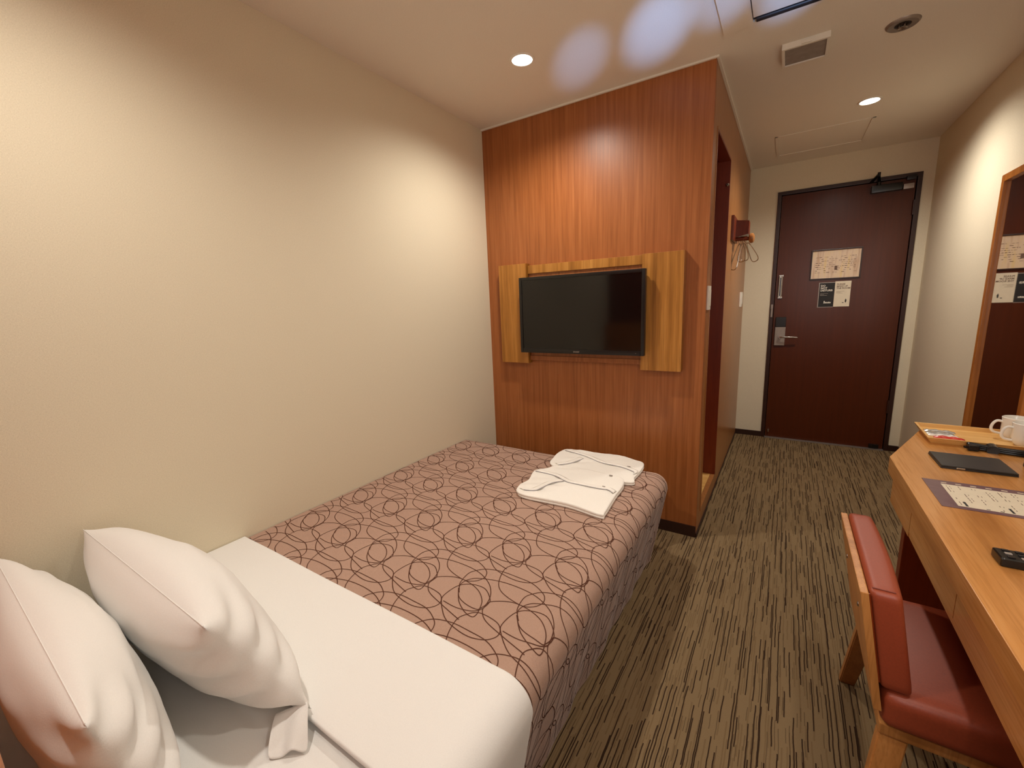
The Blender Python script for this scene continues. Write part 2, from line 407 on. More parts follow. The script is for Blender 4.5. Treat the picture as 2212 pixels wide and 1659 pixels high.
def wallmat(x, y, z):   # text facing -Y
    return Matrix.Translation((x, y, z)) @ Matrix.Rotation(PI/2, 4, 'X')
# framed notice
fn = thing('framed_notice', 'brown framed yellowish evacuation notice at eye height on the entrance door', 'notice', (1.867, YF, 1.342))
bm = NB(); a, b, c, d = 1.716, 2.016, 1.342, 1.552; q = 0.009
for lo, hi in (((a-q, YF-.012, c-q), (a, YF, d+q)), ((b, YF-.012, c-q), (b+q, YF, d+q)), ((a, YF-.012, c-q), (b, YF, c)), ((a, YF-.012, d), (b, YF, d+q))): box(bm, lo, hi, 0.002)
obj('frame', bm, M_frame, fn)
sh = obj('notice_sheet', bbox((a, YF-0.004, c), (b, YF, d)), M_notice, fn)
bm = NB(); random.seed(3)
for r in range(9):
    z = 1.385+r*0.0145; x = 1.74
    while x < 1.99:
        l = random.uniform(0.004, 0.02)
        if random.random() < 0.72: box(bm, (x, YF-0.005, z), (x+l, YF-0.0038, z+random.choice((0.002, 0.0035))))
        x += l+0.005
obj('faint_writing', bm, M_ink2, sh)['kind'] = 'stuff'
obj('dark_square', bbox((1.862, YF-0.0052, 1.402), (1.879, YF-0.0039, 1.433)), M_ink2, sh)
# the two hanging cards
cb_ = thing('door_card', 'black card with white writing stuck left of the cream card on the door', 'card', (1.826, YF, 1.118), 'do not disturb cards on the door')
obj('card_edge', bbox((1.774, YF-0.0015, 1.116), (1.876, YF, 1.31), 0.0004), M_steel, cb_)
obj('card_face', bbox((1.780, YF-0.003, 1.121), (1.8758, YF-0.0015, 1.305), 0.0004), M_ink, cb_)
text_obj('lettering', 'DO\nNOT\nDISTURB', 0.0195, M_white, wallmat(1.787, YF-0.0035, 1.278), cb_, 1, 0.95, 0.0005)
bm = NB()
for r in range(3): box(bm, (1.787, YF-0.0035, 1.222-r*0.007), (1.787+(0.05, 0.025, 0.045)[r], YF-0.0028, 1.2245-r*0.007))
obj('small_print', bm, M_grille, cb_)
bm = NB()
for k, (x0, ww, hh) in enumerate(((1.814, 0.007, 0.02), (1.823, 0.008, 0.013), (1.833, 0.008, 0.012), (1.843, 0.008, 0.013), (1.853, 0.006, 0.011))): box(bm, (x0, YF-0.0036, 1.146), (x0+ww, YF-0.0028, 1.146+hh), 0.0003)
box(bm, (1.813, YF-0.0036, 1.146), (1.859, YF-0.0028, 1.150))
obj('white_mark', bm, M_white, cb_)
cw_ = thing('door_card', 'cream card with dark writing stuck right of the black card on the door', 'card', (1.926, YF, 1.118), 'do not disturb cards on the door')
obj('card_face', bbox((1.877, YF-0.003, 1.120), (1.976, YF, 1.314), 0.0004), M_paper, cw_)
text_obj('lettering', 'PLEASE\nMAKE UP\nTHE ROOM', 0.0165, M_ink2, wallmat(1.888, YF-0.0035, 1.286), cw_, 1, 0.95, 0.0004)
bm = NB()
for r in range(3): box(bm, (1.888, YF-0.0035, 1.236-r*0.007), (1.888+(0.05, 0.028, 0.04)[r], YF-0.0028, 1.2375-r*0.007))
obj('small_print', bm, M_ink2, cw_)
bm = NB(); prism_m(bm, [(1.948, YF-0.0035, 1.152), (1.954, YF-0.0035, 1.150), (1.957, YF-0.0035, 1.168), (1.951, YF-0.0035, 1.182), (1.947, YF-0.0035, 1.168)], (0, 0.0006, 0)); box(bm, (1.930, YF-0.0035, 1.148), (1.940, YF-0.0028, 1.153))
obj('small_drawing', bm, M_ink, cw_)

# ------------------------------------------------------------------ ceiling things
labs = ['bright recessed downlight in the ceiling in front of the timber television wall', 'bright recessed downlight in the corridor ceiling near the entrance door', None, None]
for i, (x, y) in enumerate(DOWN):
    if i > 1: lab = ['recessed downlight over the pillow end of the bed', 'recessed downlight over the desk'][i-2]
    else: lab = labs[i]
    th = thing('downlight', lab, 'light', (x, y, H), 'round recessed downlights')
    bm = NB(); lathe(bm, [(0.043, 0.0), (0.043, -0.003), (0.051, -0.004), (0.053, 0.0)], (x, y, H), 48)
    obj('trim_ring', bm, M_white, th, True)
    bm = NB(); lathe(bm, [(0.043, -0.0015), (0, -0.0015)], (x, y, H), 48)
    obj('lens', bm, M_lens, th)
# air conditioner panel
ac = thing('air_conditioner', 'white ceiling air conditioner panel with a long slot and pale vane', 'air conditioner', (1.65, 1.4, H))
bm = NB(); ax0, ax1, ay0, ay1 = 1.295, 2.12, 0.86, 1.71
sx0, sx1, sy0, sy1 = 1.395, 2.02, 1.50, 1.69
z0, z1 = H-0.012, H
for lo, hi in (((ax0, ay0, z0), (ax1, sy0, z1)), ((ax0, sy1, z0), (ax1, ay1, z1)), ((ax0, sy0, z0), (sx0, sy1, z1)), ((sx1, sy0, z0), (ax1, sy1, z1))): box(bm, lo, hi)
obj('panel', bm, M_ceil, ac)
obj('slot', bbox((sx0, sy0, H-0.003), (sx1, sy1, H-0.001)), M_dgrey, ac)
obj('vane', bbox((sx0+0.004, sy0+0.01, H-0.020), (sx1-0.004, sy1-0.045, H-0.014), 0.002), M_white, ac)
bm = NB(); tube(bm, [(sx0+0.012, sy1-0.018, H-0.012), (sx1-0.012, sy1-0.018, H-0.012)], 0.011, 14); obj('louver', bm, M_dgrey, ac, True)
# square extractor
ev = thing('ceiling_vent', 'square pale extractor vent standing proud of the corridor ceiling', 'vent', (1.56, 2.03, H))
bm = NB(); box(bm, (1.483, 1.955, H-0.022), (1.493, 2.125, H)); box(bm, (1.635, 1.955, H-0.022), (1.645, 2.125, H)); box(bm, (1.493, 1.955, H-0.022), (1.635, 1.965, H)); box(bm, (1.493, 2.115, H-0.022), (1.635, 2.125, H))
obj('vent_frame', bm, M_white, ev)
obj('filter', bbox((1.493, 1.965, H-0.017), (1.635, 2.115, H)), M_grille, ev)
obj('tab', bbox((1.55, 1.948, H-0.020), (1.585, 1.955, H-0.008), 0.001), M_white, ev)
# round sprinkler escutcheon
sk = thing('sprinkler', 'small round ceiling sprinkler with chrome rosette near the right wall', 'sprinkler', (1.875, 2.075, H))
bm = NB(); lathe(bm, [(0.026, 0), (0.026, -0.006), (0.046, -0.008), (0.052, -0.003), (0.053, 0)], (1.875, 2.075, H), 40); obj('rosette', bm, M_steel, sk, True)
bm = NB(); lathe(bm, [(0, -0.001), (0.026, -0.001)], (1.875, 2.075, H), 24); obj('cup', bm, M_dgrey, sk)
bm = NB(); 
for k in range(5):
    a_ = k*2*PI/5; cx, cy = 1.875+0.013*math.cos(a_), 2.075+0.013*math.sin(a_)
    tube(bm, [(cx, cy, H-0.001), (cx, cy, H-0.016)], 0.0035, 8)
lathe(bm, [(0, -0.02), (0.015, -0.018), (0.015, -0.016), (0, -0.015)], (1.875, 2.075, H), 20)
obj('nozzle', bm, M_chrome, sk, True)

# ------------------------------------------------------------------ television and its backing
bk = thing('tv_backing', 'honey wood backing panels fixed behind the television on the timber wall', 'wall panel', (0.63, YT, 1.16))
bev = 0.0015
obj('side_panel', bbox((0.108, YT-0.045, 0.886), (0.296, YT-0.0005, 1.462), bev), M_panel, bk)
obj('side_panel', bbox((0.958, YT-0.045, 0.878), (1.155, YT-0.0005, 1.452), bev), M_panel, bk)
bm = NB(); box(bm, (0.299, YT-0.02, 0.905), (0.955, YT-0.0005, 1.45), bev)
obj('centre_panel', bm, M_tvwood, bk)
obj('top_rail', bbox((0.299, YT-0.028, 1.404), (0.955, YT-0.0205, 1.45), bev), M_panel, bk)
obj('bottom_rail', bbox((0.299, YT-0.028, 0.905), (0.955, YT-0.0205, 0.93), bev), M_tvwood, bk)
tv = thing('television', 'black flat screen television switched off on the timber wall', 'television', (0.63, YT-0.09, 1.17))
tx0, tx1, tz0, tz1, ty = 0.279, 0.991, 0.957, 1.380, YT-0.1
bm = NB(); bz_ = 0.017
for lo, hi in (((tx0, ty, tz0), (tx0+bz_, ty+.028, tz1)), ((tx1-bz_, ty, tz0), (tx1, ty+.028, tz1)), ((tx0+bz_, ty, tz1-bz_), (tx1-bz_, ty+.028, tz1)), ((tx0+bz_, ty, tz0), (tx1-bz_, ty+.028, tz0+.024))): box(bm, lo, hi, 0.003)
obj('bezel', bm, M_black, tv, True)
obj('screen', bbox((tx0+bz_, ty+0.004, tz0+.024), (tx1-bz_, ty+.02, tz1-bz_)), M_screen, tv)
bm = NB(); box(bm, (tx0+.01, ty+.021, tz0+.01), (tx1-.01, ty+.045, tz1-.01), 0.006); box(bm, (0.45, ty+.04, 1.03), (0.82, YT-0.021, 1.28), 0.004); obj('rear_case', bm, M_black, tv)
# maker's lettering seen only as a small pale strip of capitals
text_obj('logo', 'SHARP', 0.0105, M_steel, Matrix.Translation((0.612, ty-0.0004, tz0+0.008)) @ Matrix.Rotation(PI/2, 4, 'X'), tv, 1.15, 1, 0.0003)
obj('indicator_light', bbox((0.948, ty-0.0005, tz0+0.012), (0.953, ty+0.001, tz0+0.0135)), M_steel, tv)

# ------------------------------------------------------------------ switches, hook with hangers on the corridor side
sw = thing('light_switch', 'white switch plate by the corner of the timber block beside the closet opening', 'switch', (XC, 1.935, 1.17), 'white switch plates')
obj('plate', bbox((XC, 1.904, 1.172), (XC+0.008, 1.974, 1.285), 0.002), M_white, sw, True)
obj('rocker', bbox((XC+0.008, 1.922, 1.19), (XC+0.011, 1.956, 1.267), 0.001), M_white, sw, True)
sw = thing('light_switch', 'white switch plate on the corridor timber wall close to the entrance', 'switch', (XC, 3.6, 1.14), 'white switch plates')
obj('plate', bbox((XC, 3.56, 1.145), (XC+0.012, 3.68, 1.262), 0.002), M_white, sw, True)
obj('rocker', bbox((XC+0.012, 3.59, 1.165), (XC+0.015, 3.65, 1.242), 0.001), M_white, sw, True)
hk = thing('hanger_hook', 'dark wooden wall block with a round knobbed peg in the corridor', 'coat hook', (XC, 2.87, 1.6))
obj('back_plate', bbox((XC, 2.72, 1.575), (XC+0.016, 2.98, 1.72), 0.002), M_redwd2, hk)
bm = NB(); prism_m(bm, [(XC+0.016, 2.84, 1.60), (XC+0.088, 2.84, 1.615), (XC+0.088, 2.84, 1.695), (XC+0.016, 2.84, 1.705)], (0, 0.10, 0))
obj('block', bm, M_redwd2, hk)
bm = NB(); tube(bm, [(XC+0.016, 2.86, 1.59), (XC+0.075, 2.86, 1.588), (XC+0.1, 2.86, 1.588)], 0.012, 16)
obj('peg', bm, M_redwd2, hk, True)
bm = NB(); lathe(bm, [(0, 0), (0.016, 0.002), (0.028, 0.008), (0.031, 0.018), (0.028, 0.028), (0.015, 0.034), (0, 0.035)], (0, 0, 0), 28)
bmesh.ops.rotate(bm, cent=(0, 0, 0), matrix=Matrix.Rotation(PI/2, 3, 'Y'), verts=bm.verts); bmesh.ops.translate(bm, vec=(XC+0.088, 2.86, 1.588), verts=bm.verts)
obj('knob', bm, M_corr, hk, True)
HL = ['metal wire hanger on the corridor peg, swung lowest and furthest left', 'metal wire hanger second from the wall on the corridor peg', 'metal wire hanger hanging straight in the middle of the corridor peg', 'metal wire hanger on the corridor peg, swung furthest right']
for k, (hx, tl, tw, ln) in enumerate(((1.296, -0.20, 1.0, 0.155), (1.306, -0.03, 1.25, 0.105), (1.314, 0.06, 1.3, 0.10), (1.322, 0.42, 1.1, 0.12))):
    # narrow looped wire hanger seen edge on; the loop tips swing out from the peg
    th = thing('wire_hanger', HL[k], 'hanger', (hx, 2.86, 1.588), 'wire hangers on the corridor peg')
    R_ = Matrix.Rotation(tl, 3, 'Y'); Rz = Matrix.Rotation(tw, 3, 'Z')
    def P(u, v):
        p = R_.inverted() @ (Rz @ Vector((0, u, 0)) + Vector((0, 0, v)))
        return Vector((hx, 2.86, 1.588)) + p
    bm = NB()
    hkpts = [P(0.0165*math.cos(a_), 0.0165*math.sin(a_)-0.002) for a_ in [PI*1.05-i*PI*1.1/12 for i in range(13)]]
    hkpts += [P(0.006, -0.03)]
    tube(bm, smoothpath(hkpts, 2), 0.0018, 8); obj('hook', bm, M_chrome, th, True)
    bm = NB(); hw = 0.022
    loop = [P(0.0, -0.028), P(hw*0.5, -0.05), P(hw*0.9, -0.03-ln*0.6), P(hw, -0.03-ln*0.92), P(hw*0.5, -0.035-ln), P(-hw*0.5, -0.035-ln), P(-hw, -0.03-ln*0.92), P(-hw*0.9, -0.03-ln*0.6), P(-hw*0.5, -0.05)]
    tube(bm, smoothpath(loop, 4, True), 0.0026, 8, True); obj('loop', bm, M_chrome, th, True)

# ------------------------------------------------------------------ full length mirror
mi = thing('mirror', 'tall wood framed full length mirror on the right wall behind the desk', 'mirror', (XR, 2.29, 0.1))
my0, my1, mz0, mz1 = 2.02, 2.585, 0.12, 1.716; fw2 = 0.03
bm = NB(); X0 = XR-0.024
for lo, hi in (((X0, my0, mz0), (XR-.0005, my0+fw2, mz1)), ((X0, my1-fw2, mz0), (XR-.0005, my1, mz1)), ((X0, my0+fw2, mz0), (XR-.0005, my1-fw2, mz0+fw2)), ((X0, my0+fw2, mz1-fw2), (XR-.0005, my1-fw2, mz1))): box(bm, lo, hi, 0.002)
obj('frame', bm, M_mirwd, mi)
obj('glass', bbox((XR-0.012, my0+fw2, mz0+fw2), (XR-0.006, my1-fw2, mz1-fw2)), M_mirror, mi)

# ------------------------------------------------------------------ desk
ZD = 0.66
dk = thing('desk', 'long honey wood desk with drawers along the right wall', 'desk', (2.1, 0.9, 0))
DXF = 1.91; DYN = -0.34; DYE = 2.05
bm = NB(); prism(bm, [(DXF, DYN), (XR-.001, DYN), (XR-.001, 2.01), (XR-.026, 2.01), (XR-.026, DYE), (2.09, DYE), (DXF, 1.565)], ZD-0.055, ZD, 0.0015)
obj('top', bm, M_desk, dk)
bm = NB(); prism(bm, [(DXF+0.018, 1.302), (DXF+0.038, 1.302), (DXF+0.038, 1.565), (2.10, 2.02), (XR-.027, 2.02), (XR-.027, 2.035), (2.098, 2.035), (DXF+0.018, 1.573)], ZD-0.165, ZD-0.0555)
obj('corner_apron', bm, M_desk, dk)
for k, (ya, yb) in enumerate(((-0.33, 0.27), (0.274, 0.884), (0.888, 1.298))):
    dw = obj('drawer', bbox((DXF+0.018, ya, ZD-0.15), (DXF+0.034, yb, ZD-0.060), 0.001), M_desk, dk)
obj('lower_rail', bbox((DXF+0.020, DYN, ZD-0.165), (DXF+0.034, 1.30, ZD-0.1505)), M_desk, dk)
obj('drawer_box', bbox((DXF+0.0345, DYN, ZD-0.155), (XR-0.02, 1.295, ZD-0.0555)), M_redwd, dk)
obj('leg', bbox((DXF+0.05, 1.49, 0), (XR-0.01, 1.53, ZD-0.1655), 0.002), M_redwd, dk)
obj('leg', bbox((DXF+0.05, -0.33, 0), (XR-0.01, -0.29, ZD-0.1655), 0.002), M_redwd, dk)
obj('modesty_panel', bbox((XR-0.03, -0.289, 0.1), (XR-0.012, 1.489, ZD-0.1655)), M_redwd, dk)

# ------------------------------------------------------------------ chair
ch = thing('desk_chair', 'wooden chair with tan leather back and seat pushed under the desk', 'chair', (1.9, 0.87, 0))
cy0, cy1 = 0.68, 1.056
def backx(z): return 1.734 + (0.64-z)*0.17
def slab(bm, xo0, xo1, z0, z1, y0, y1, bev, seg=3, nz=1):
    lo = (0, y0, z0); hi = (1, y1, z1)
    vs_ = box(bm, (xo0, y0, z0), (xo1, y1, z1), bev, seg)
    return vs_
bm = NB(); box(bm, (0, cy0, 0.385), (0.014, cy1, 0.64), 0.002)
for v in bm.verts: v.co.x += backx(v.co.z)
obj('back_board', bm, M_chwood, ch)
def cushion(lo, hi, r, cuts=14):
    bm = NB(); lo, hi = Vector(lo), Vector(hi)
    bmesh.ops.create_cube(bm, size=1)
    bmesh.ops.subdivide_edges(bm, edges=bm.edges[:], cuts=cuts, use_grid_fill=True)
    for v in bm.verts:
        f = [0.5+0.5*math.sin(PI/2*max(-1, min(1, 2*c))) * 1.0 for c in v.co]
        p = Vector([lo[i]+(hi[i]-lo[i])*f[i] for i in range(3)])
        c = Vector([min(max(p[i], lo[i]+r), hi[i]-r) for i in range(3)])
        d = p-c
        v.co = c+d.normalized()*r if d.length > 1e-9 else p
    return bm
bm = cushion((0.0145, cy0+0.002, 0.435), (0.066, cy1-0.002, 0.648), 0.012)
for v in bm.verts:
    if v.co.x > 0.05: v.co.x += 0.006*math.cos((v.co.y-0.868)/0.19*PI/2)
    v.co.x += backx(v.co.z)
bk_ = obj('backrest', bm, M_tan, ch, True)
bm = NB()
zt = 0.6485
tube(bm, [(backx(.45)+0.0150, cy0+.002, 0.45), (backx(.64)+.0150, cy0+.002, 0.64)], 0.0012, 6)
tube(bm, [(backx(.64)+0.02, cy0+.013, zt), (backx(.64)+.056, cy0+.013, zt)], 0.0012, 6)
obj('seam', bm, M_redwd, bk_)
for yy in (0.765, 0.97):
    bm = NB(); lathe(bm, [(0, -0.002), (0.005, -0.001), (0.006, 0.003)], (0, 0, 0), 14)
    bmesh.ops.rotate(bm, cent=(0, 0, 0), matrix=Matrix.Rotation(PI/2, 3, 'Y'), verts=bm.verts); bmesh.ops.translate(bm, vec=(backx(0.56)-0.001, yy, 0.56), verts=bm.verts)
    obj('bolt', bm, M_chrome, ch, True)
# seat cushion
bm = cushion((1.790, cy0-0.004, 0.350), (2.13, cy1+0.004, 0.432), 0.022)
for v in bm.verts:
    if v.co.z > 0.42: v.co.z += 0.008*math.cos((v.co.y-0.868)/0.2*PI/2)*math.cos((v.co.x-1.96)/0.2*PI/2)
obj('seat', bm, M_tan, ch, True)
obj('seat_frame', bbox((1.792, cy0+0.01, 0.325), (2.11, cy1-0.01, 0.349), 0.003), M_chwood, ch)
def leg(xt, yt, zt_, xb, yb, wx=0.048, wy=0.026):
    bm = NB()
    top = [(xt, yt, zt_), (xt+wx, yt, zt_), (xt+wx, yt+wy, zt_), (xt, yt+wy, zt_)]
    bot = [(xb, yb, 0), (xb+wx*0.8, yb, 0), (xb+wx*0.8, yb+wy, 0), (xb, yb+wy, 0)]
    a_ = [bm.verts.new(p) for p in top]; b_ = [bm.verts.new(p) for p in bot]
    bm.faces.new(a_); bm.faces.new(b_[::-1])
    for i in range(4): bm.faces.new([a_[i], b_[i], b_[(i+1) % 4], a_[(i+1) % 4]])
    bmesh.ops.recalc_face_normals(bm, faces=bm.faces)
    bmesh.ops.bevel(bm, geom=bm.edges[:], offset=0.003, segments=2, affect='EDGES')
    obj('leg', bm, M_chwood, ch)
leg(1.7925, cy0+0.012, 0.3245, 1.745, 0.60)
leg(1.7925, cy1-0.036, 0.3245, 1.795, 1.20)
leg(2.05, cy0+0.012, 0.3245, 2.08, 0.60)
leg(2.05, cy1-0.036, 0.3245, 2.08, 1.20)

# ------------------------------------------------------------------ things on the desk
def rotbox(cx, cy, z0, sx, sy, sz, ang, bev=0, seg=2):
    bm = NB(); mat = Matrix.Translation((cx, cy, z0)) @ Matrix.Rotation(ang, 4, 'Z')
    box(bm, (-sx/2, -sy/2, 0), (sx/2, sy/2, sz), bev, seg, mat); return bm
tr = thing('serving_tray', 'shallow light wood tray at the far end of the desk', 'tray', (2.21, 1.90, ZD))
tcx, tcy, ta = 2.209, 1.912, -0.02
bm = NB(); mt = Matrix.Translation((tcx, tcy, ZD)) @ Matrix.Rotation(ta, 4, 'Z'); sx, sy = 0.155, 0.12
def quadring(o, z): return [Vector((-sx-o, -sy-o, z)), Vector((sx+o, -sy-o, z)), Vector((sx+o, sy+o, z)), Vector((-sx-o, sy+o, z))]
rs = [quadring(-0.012, 0.0), quadring(0, 0.022), quadring(-0.008, 0.022), quadring(-0.016, 0.008)]
vv = [[bm.verts.new(mt @ p) for p in r] for r in rs]
bm.faces.new(vv[0][::-1]); bm.faces.new(vv[3])
for a_, b_ in zip(vv, vv[1:]):
    for i in range(4): bm.faces.new([a_[i], a_[(i+1) % 4], b_[(i+1) % 4], b_[i]])
bmesh.ops.recalc_face_normals(bm, faces=bm.faces)
obj('tray_body', bm, M_tray, tr)
def sachet(cx, cy, ang, mat, label, z, l=0.10, wd=0.02, name='tea_sachet', cat='sachet'):
    bm = NB(); n = 10; mt = Matrix.Translation((cx, cy, z)) @ Matrix.Rotation(ang, 4, 'Z')
    g = []
    for i in range(n+1):
        row = []
        for j in range(5):
            u = i/n*2-1; v = j/4*2-1
            hgt = (0.008 if mat is M_red else 0.0065)*(1-abs(u)**8)*(1-v**6)*(0.75+0.25*math.sin(u*9+v*2+cx*200))
            row.append((u*l/2, v*wd/2, hgt))
        g.append(row)
    top = [[bm.verts.new(mt @ Vector((a_, b_, c_+0.001))) for a_, b_, c_ in r] for r in g]
    bot = [[bm.verts.new(mt @ Vector((a_, b_, 0))) for a_, b_, c_ in r] for r in g]
    for i in range(n):
        for j in range(4):
            bm.faces.new([top[i][j], top[i+1][j], top[i+1][j+1], top[i][j+1]]); bm.faces.new([bot[i][j], bot[i][j+1], bot[i+1][j+1], bot[i+1][j]])
    for i in range(n):
        bm.faces.new([top[i][0], bot[i][0], bot[i+1][0], top[i+1][0]]); bm.faces.new([top[i][4], top[i+1][4], bot[i+1][4], bot[i][4]])
    for j in range(4):
        bm.faces.new([top[0][j], top[0][j+1], bot[0][j+1], bot[0][j]]); bm.faces.new([top[n][j], bot[n][j], bot[n][j+1], top[n][j+1]])
    return tag(obj(name, bm, mat, None, True), label, cat, 'drink sachets on the tray')
zt = ZD+0.0085
sachet(2.115, 1.832, -0.05, M_red, 'red drink sachet nearest the front edge of the tray', zt, 0.085, 0.024)
sachet(2.125, 1.862, -0.12, M_red, 'red drink sachet lying behind the front red one', zt, 0.085, 0.024)
sachet(2.112, 1.890, -0.03, M_cup, 'white paper sugar stick on the tray behind the red sachets', zt, 0.09, 0.018, 'sugar_stick')
sachet(2.108, 1.918, 0.05, M_silver, 'silver sachet on the tray behind the white stick', zt, 0.09, 0.026)
sachet(2.118, 1.958, -0.08, M_silver, 'silver sachet at the back corner of the tray', zt, 0.09, 0.026)
def mug(cx, cy, z, label, hang):
    th = thing('mug', label, 'mug', (cx, cy, z), 'white mugs on the tray')
    bm = NB(); R0 = 0.0378
    lathe(bm, [(0, 0), (0.024, 0), (0.027, 0.003), (0.034, 0.012), (R0, 0.03), (R0, 0.072), (R0+.0015, 0.081), (R0-.001, 0.083), (R0-0.003, 0.079), (R0-0.003, 0.02), (0.02, 0.008), (0, 0.008)], (cx, cy, z), 48)
    obj('cup_body', bm, M_cup, th, True)
    d = Vector((math.cos(hang), math.sin(hang), 0)); c = Vector((cx, cy, z))
    pts = [c+d*(R0-.002)+Vector((0, 0, 0.064)), c+d*(R0+.012)+Vector((0, 0, 0.066)), c+d*(R0+.022)+Vector((0, 0, 0.055)), c+d*(R0+.026)+Vector((0, 0, 0.036)), c+d*(R0+.018)+Vector((0, 0, 0.022)), c+d*(R0-.003)+Vector((0, 0, 0.017))]
    bm = NB(); tube(bm, smoothpath(pts, 5), 0.0045, 12); obj('handle', bm, M_cup, th, True)
mug(2.319, 1.862, zt, 'white mug nearer the camera on the wooden tray', PI*1.02)
mug(2.3185, 1.950, zt, 'white mug behind the front one on the wooden tray', PI*1.0)
# folded leather cover / menu tablet
tb = thing('leather_folder', 'flat black leather folder lying on the desk in front of the tray', 'folder', (2.11, 1.58, ZD))
obj('cover', rotbox(2.112, 1.582, ZD, 0.172, 0.150, 0.005, 0, 0.002), M_leather, tb, True)
obj('upper_cover', rotbox(2.112, 1.580, ZD+0.0055, 0.170, 0.148, 0.0055, 0, 0.0025, 3), M_leather, tb, True)
obj('metal_clip', rotbox(2.072, 1.5055, ZD+0.0035, 0.020, 0.003, 0.0045, 0, 0.001), M_chrome, tb)
# appliance cord, tied in a bundle
cd = thing('power_cord', 'black power cord tied in a bundle in front of the tray', 'cord', (2.22, 1.75, ZD))
bm = NB(); random.seed(5)
for k in range(5):
    o1 = random.uniform(-.006, .006); zz = ZD+0.006+0.006*(k % 3)
    pts = [(2.285, 1.735+o1, zz), (2.245, 1.742+o1*1.5, zz), (2.20, 1.757+o1, zz), (2.170, 1.765+o1*2, zz), (2.155, 1.775+o1, zz), (2.162, 1.788, zz), (2.195, 1.772-o1, zz), (2.24, 1.758-o1, zz), (2.285, 1.752-o1, zz)]
    tube(bm, smoothpath(pts, 6), 0.0042, 8)
obj('cable', bm, M_black, cd, True)
bm = NB(); tube(bm, [(2.208, 1.743, ZD+0.011), (2.214, 1.785, ZD+0.011)], 0.016, 12); obj('tie', bm, M_black, cd, True)
bm = NB(); box(bm, (2.148, 1.745, ZD+.001), (2.176, 1.768, ZD+0.021), 0.005, 3); box(bm, (2.139, 1.751, ZD+.008), (2.149, 1.753, ZD+.014)); box(bm, (2.139, 1.760, ZD+.008), (2.149, 1.762, ZD+.014))
obj('plug', bm, M_black, cd, True)
# kettle, only its left flank reaches into the picture
kt = thing('electric_kettle', 'dark grey electric kettle with white rim at the right edge of the picture', 'kettle', (2.30, 1.615, ZD))
kc = (2.302, 1.615, ZD)
bm = NB(); lathe(bm, [(0, 0), (0.058, 0), (0.061, 0.004), (0.060, 0.014), (0, 0.014)], kc, 48); obj('base', bm, M_dgrey, kt, True)
bm = NB(); lathe(bm, [(0, 0.0145), (0.055, 0.0145), (0.058, 0.02), (0.056, 0.06), (0.047, 0.085), (0, 0.085)], kc, 48); obj('jug', bm, M_dgrey, kt, True)
bm = NB(); lathe(bm, [(0, 0.0855), (0.046, 0.0855), (0.047, 0.090), (0.036, 0.100), (0.012, 0.104), (0.010, 0.112), (0, 0.113)], kc, 48); obj('lid', bm, M_white, kt, True)
bm = NB(); tube(bm, smoothpath([(kc[0], kc[1]-0.05, ZD+0.07), (kc[0], kc[1]-0.085, ZD+0.082), (kc[0], kc[1]-0.095, ZD+0.05), (kc[0], kc[1]-0.055, ZD+0.025)], 6), 0.007, 12); obj('handle', bm, M_white, kt, True)
# laminated guide
ls = thing('laminated_sheet', 'laminated information sheet with purple border lying on the desk', 'sheet', (2.1, 1.27, ZD))
obj('border', rotbox(2.105, 1.275, ZD+.0002, 0.297, 0.208, 0.0012, 0, 0.0003), M_purple, ls)
obj('printed_page', bbox((1.992, 1.188, ZD+0.0014), (2.232, 1.348, ZD+0.0018)), M_paper, ls)
bm = NB(); random.seed(11)
for c_ in range(9):
    for r in range(11):
        if random.random() < 0.35: continue
        x = 2.000+c_*0.026; y = 1.197+r*0.0132
        l = random.uniform(0.006, 0.0125)
        box(bm, (x, y, ZD+.0018), (x+0.0016, y+l, ZD+.0021))
        if random.random() < 0.6: box(bm, (x+0.007, y, ZD+.0018), (x+0.0082, y+l*0.8, ZD+.0021))
obj('faint_writing', bm, M_ink2, ls)['kind'] = 'stuff'
for x in (2.008, 2.092, 2.176): obj('heading', bbox((x, 1.192, ZD+.0018), (x+0.005, 1.222, ZD+.0022)), M_ink, ls)
for x in (2.045, 2.07, 2.13, 2.155): obj('bullet_mark', bbox((x, 1.190, ZD+.0018), (x+0.007, 1.193, ZD+.0022)), M_ink, ls)
bm = NB()
for k in range(8): box(bm, (1.995+k*0.031, 1.358, ZD+.0014), (2.007+k*0.031, 1.362, ZD+.0018))
obj('pale_ticks', bm, M_paper, ls)
# remote control
rc = thing('remote_control', 'black remote control lying on the desk near the camera', 'remote control', (2.07, 0.905, ZD))
mt = Matrix.Translation((2.065, 0.905, ZD)) @ Matrix.Rotation(0.02, 4, 'Z')
bm = NB(); box(bm, (-0.085, -0.024, 0.0), (0.085, 0.024, 0.020), 0.006, 3, mt); obj('casing', bm, M_black, rc, True)
for i in range(7):
    for j in range(3):
        bm = NB(); x = -0.068+i*0.02; y = -0.014+j*0.014
        box(bm, (x-0.0055, y-0.0035, 0.0201), (x+0.0055, y+0.0035, 0.0225), 0.001, 2, mt)
        obj('button', bm, M_grille if (i+j) % 4 == 1 else M_dgrey, rc)

# ------------------------------------------------------------------ bed
ZB = 0.45
bd = thing('bed', 'single bed with a wooden headboard against the left wall', 'bed', (0.6, 0.6, 0))
bm = NB(); box(bm, (0.001, YB+0.001, 0), (1.195, -0.318, 1.0), 0.02, 4); obj('headboard', bm, M_head, bd, True)
obj('bed_base', bbox((0.03, -0.31, 0.02), (1.03, 1.48, 0.23), 0.01), M_skirt, bd)
bm = NB(); box(bm, (0.012, -0.314, 0.235), (1.11, 1.545, ZB-0.012), 0.05, 5); obj('mattress', bm, M_linen, bd, True)

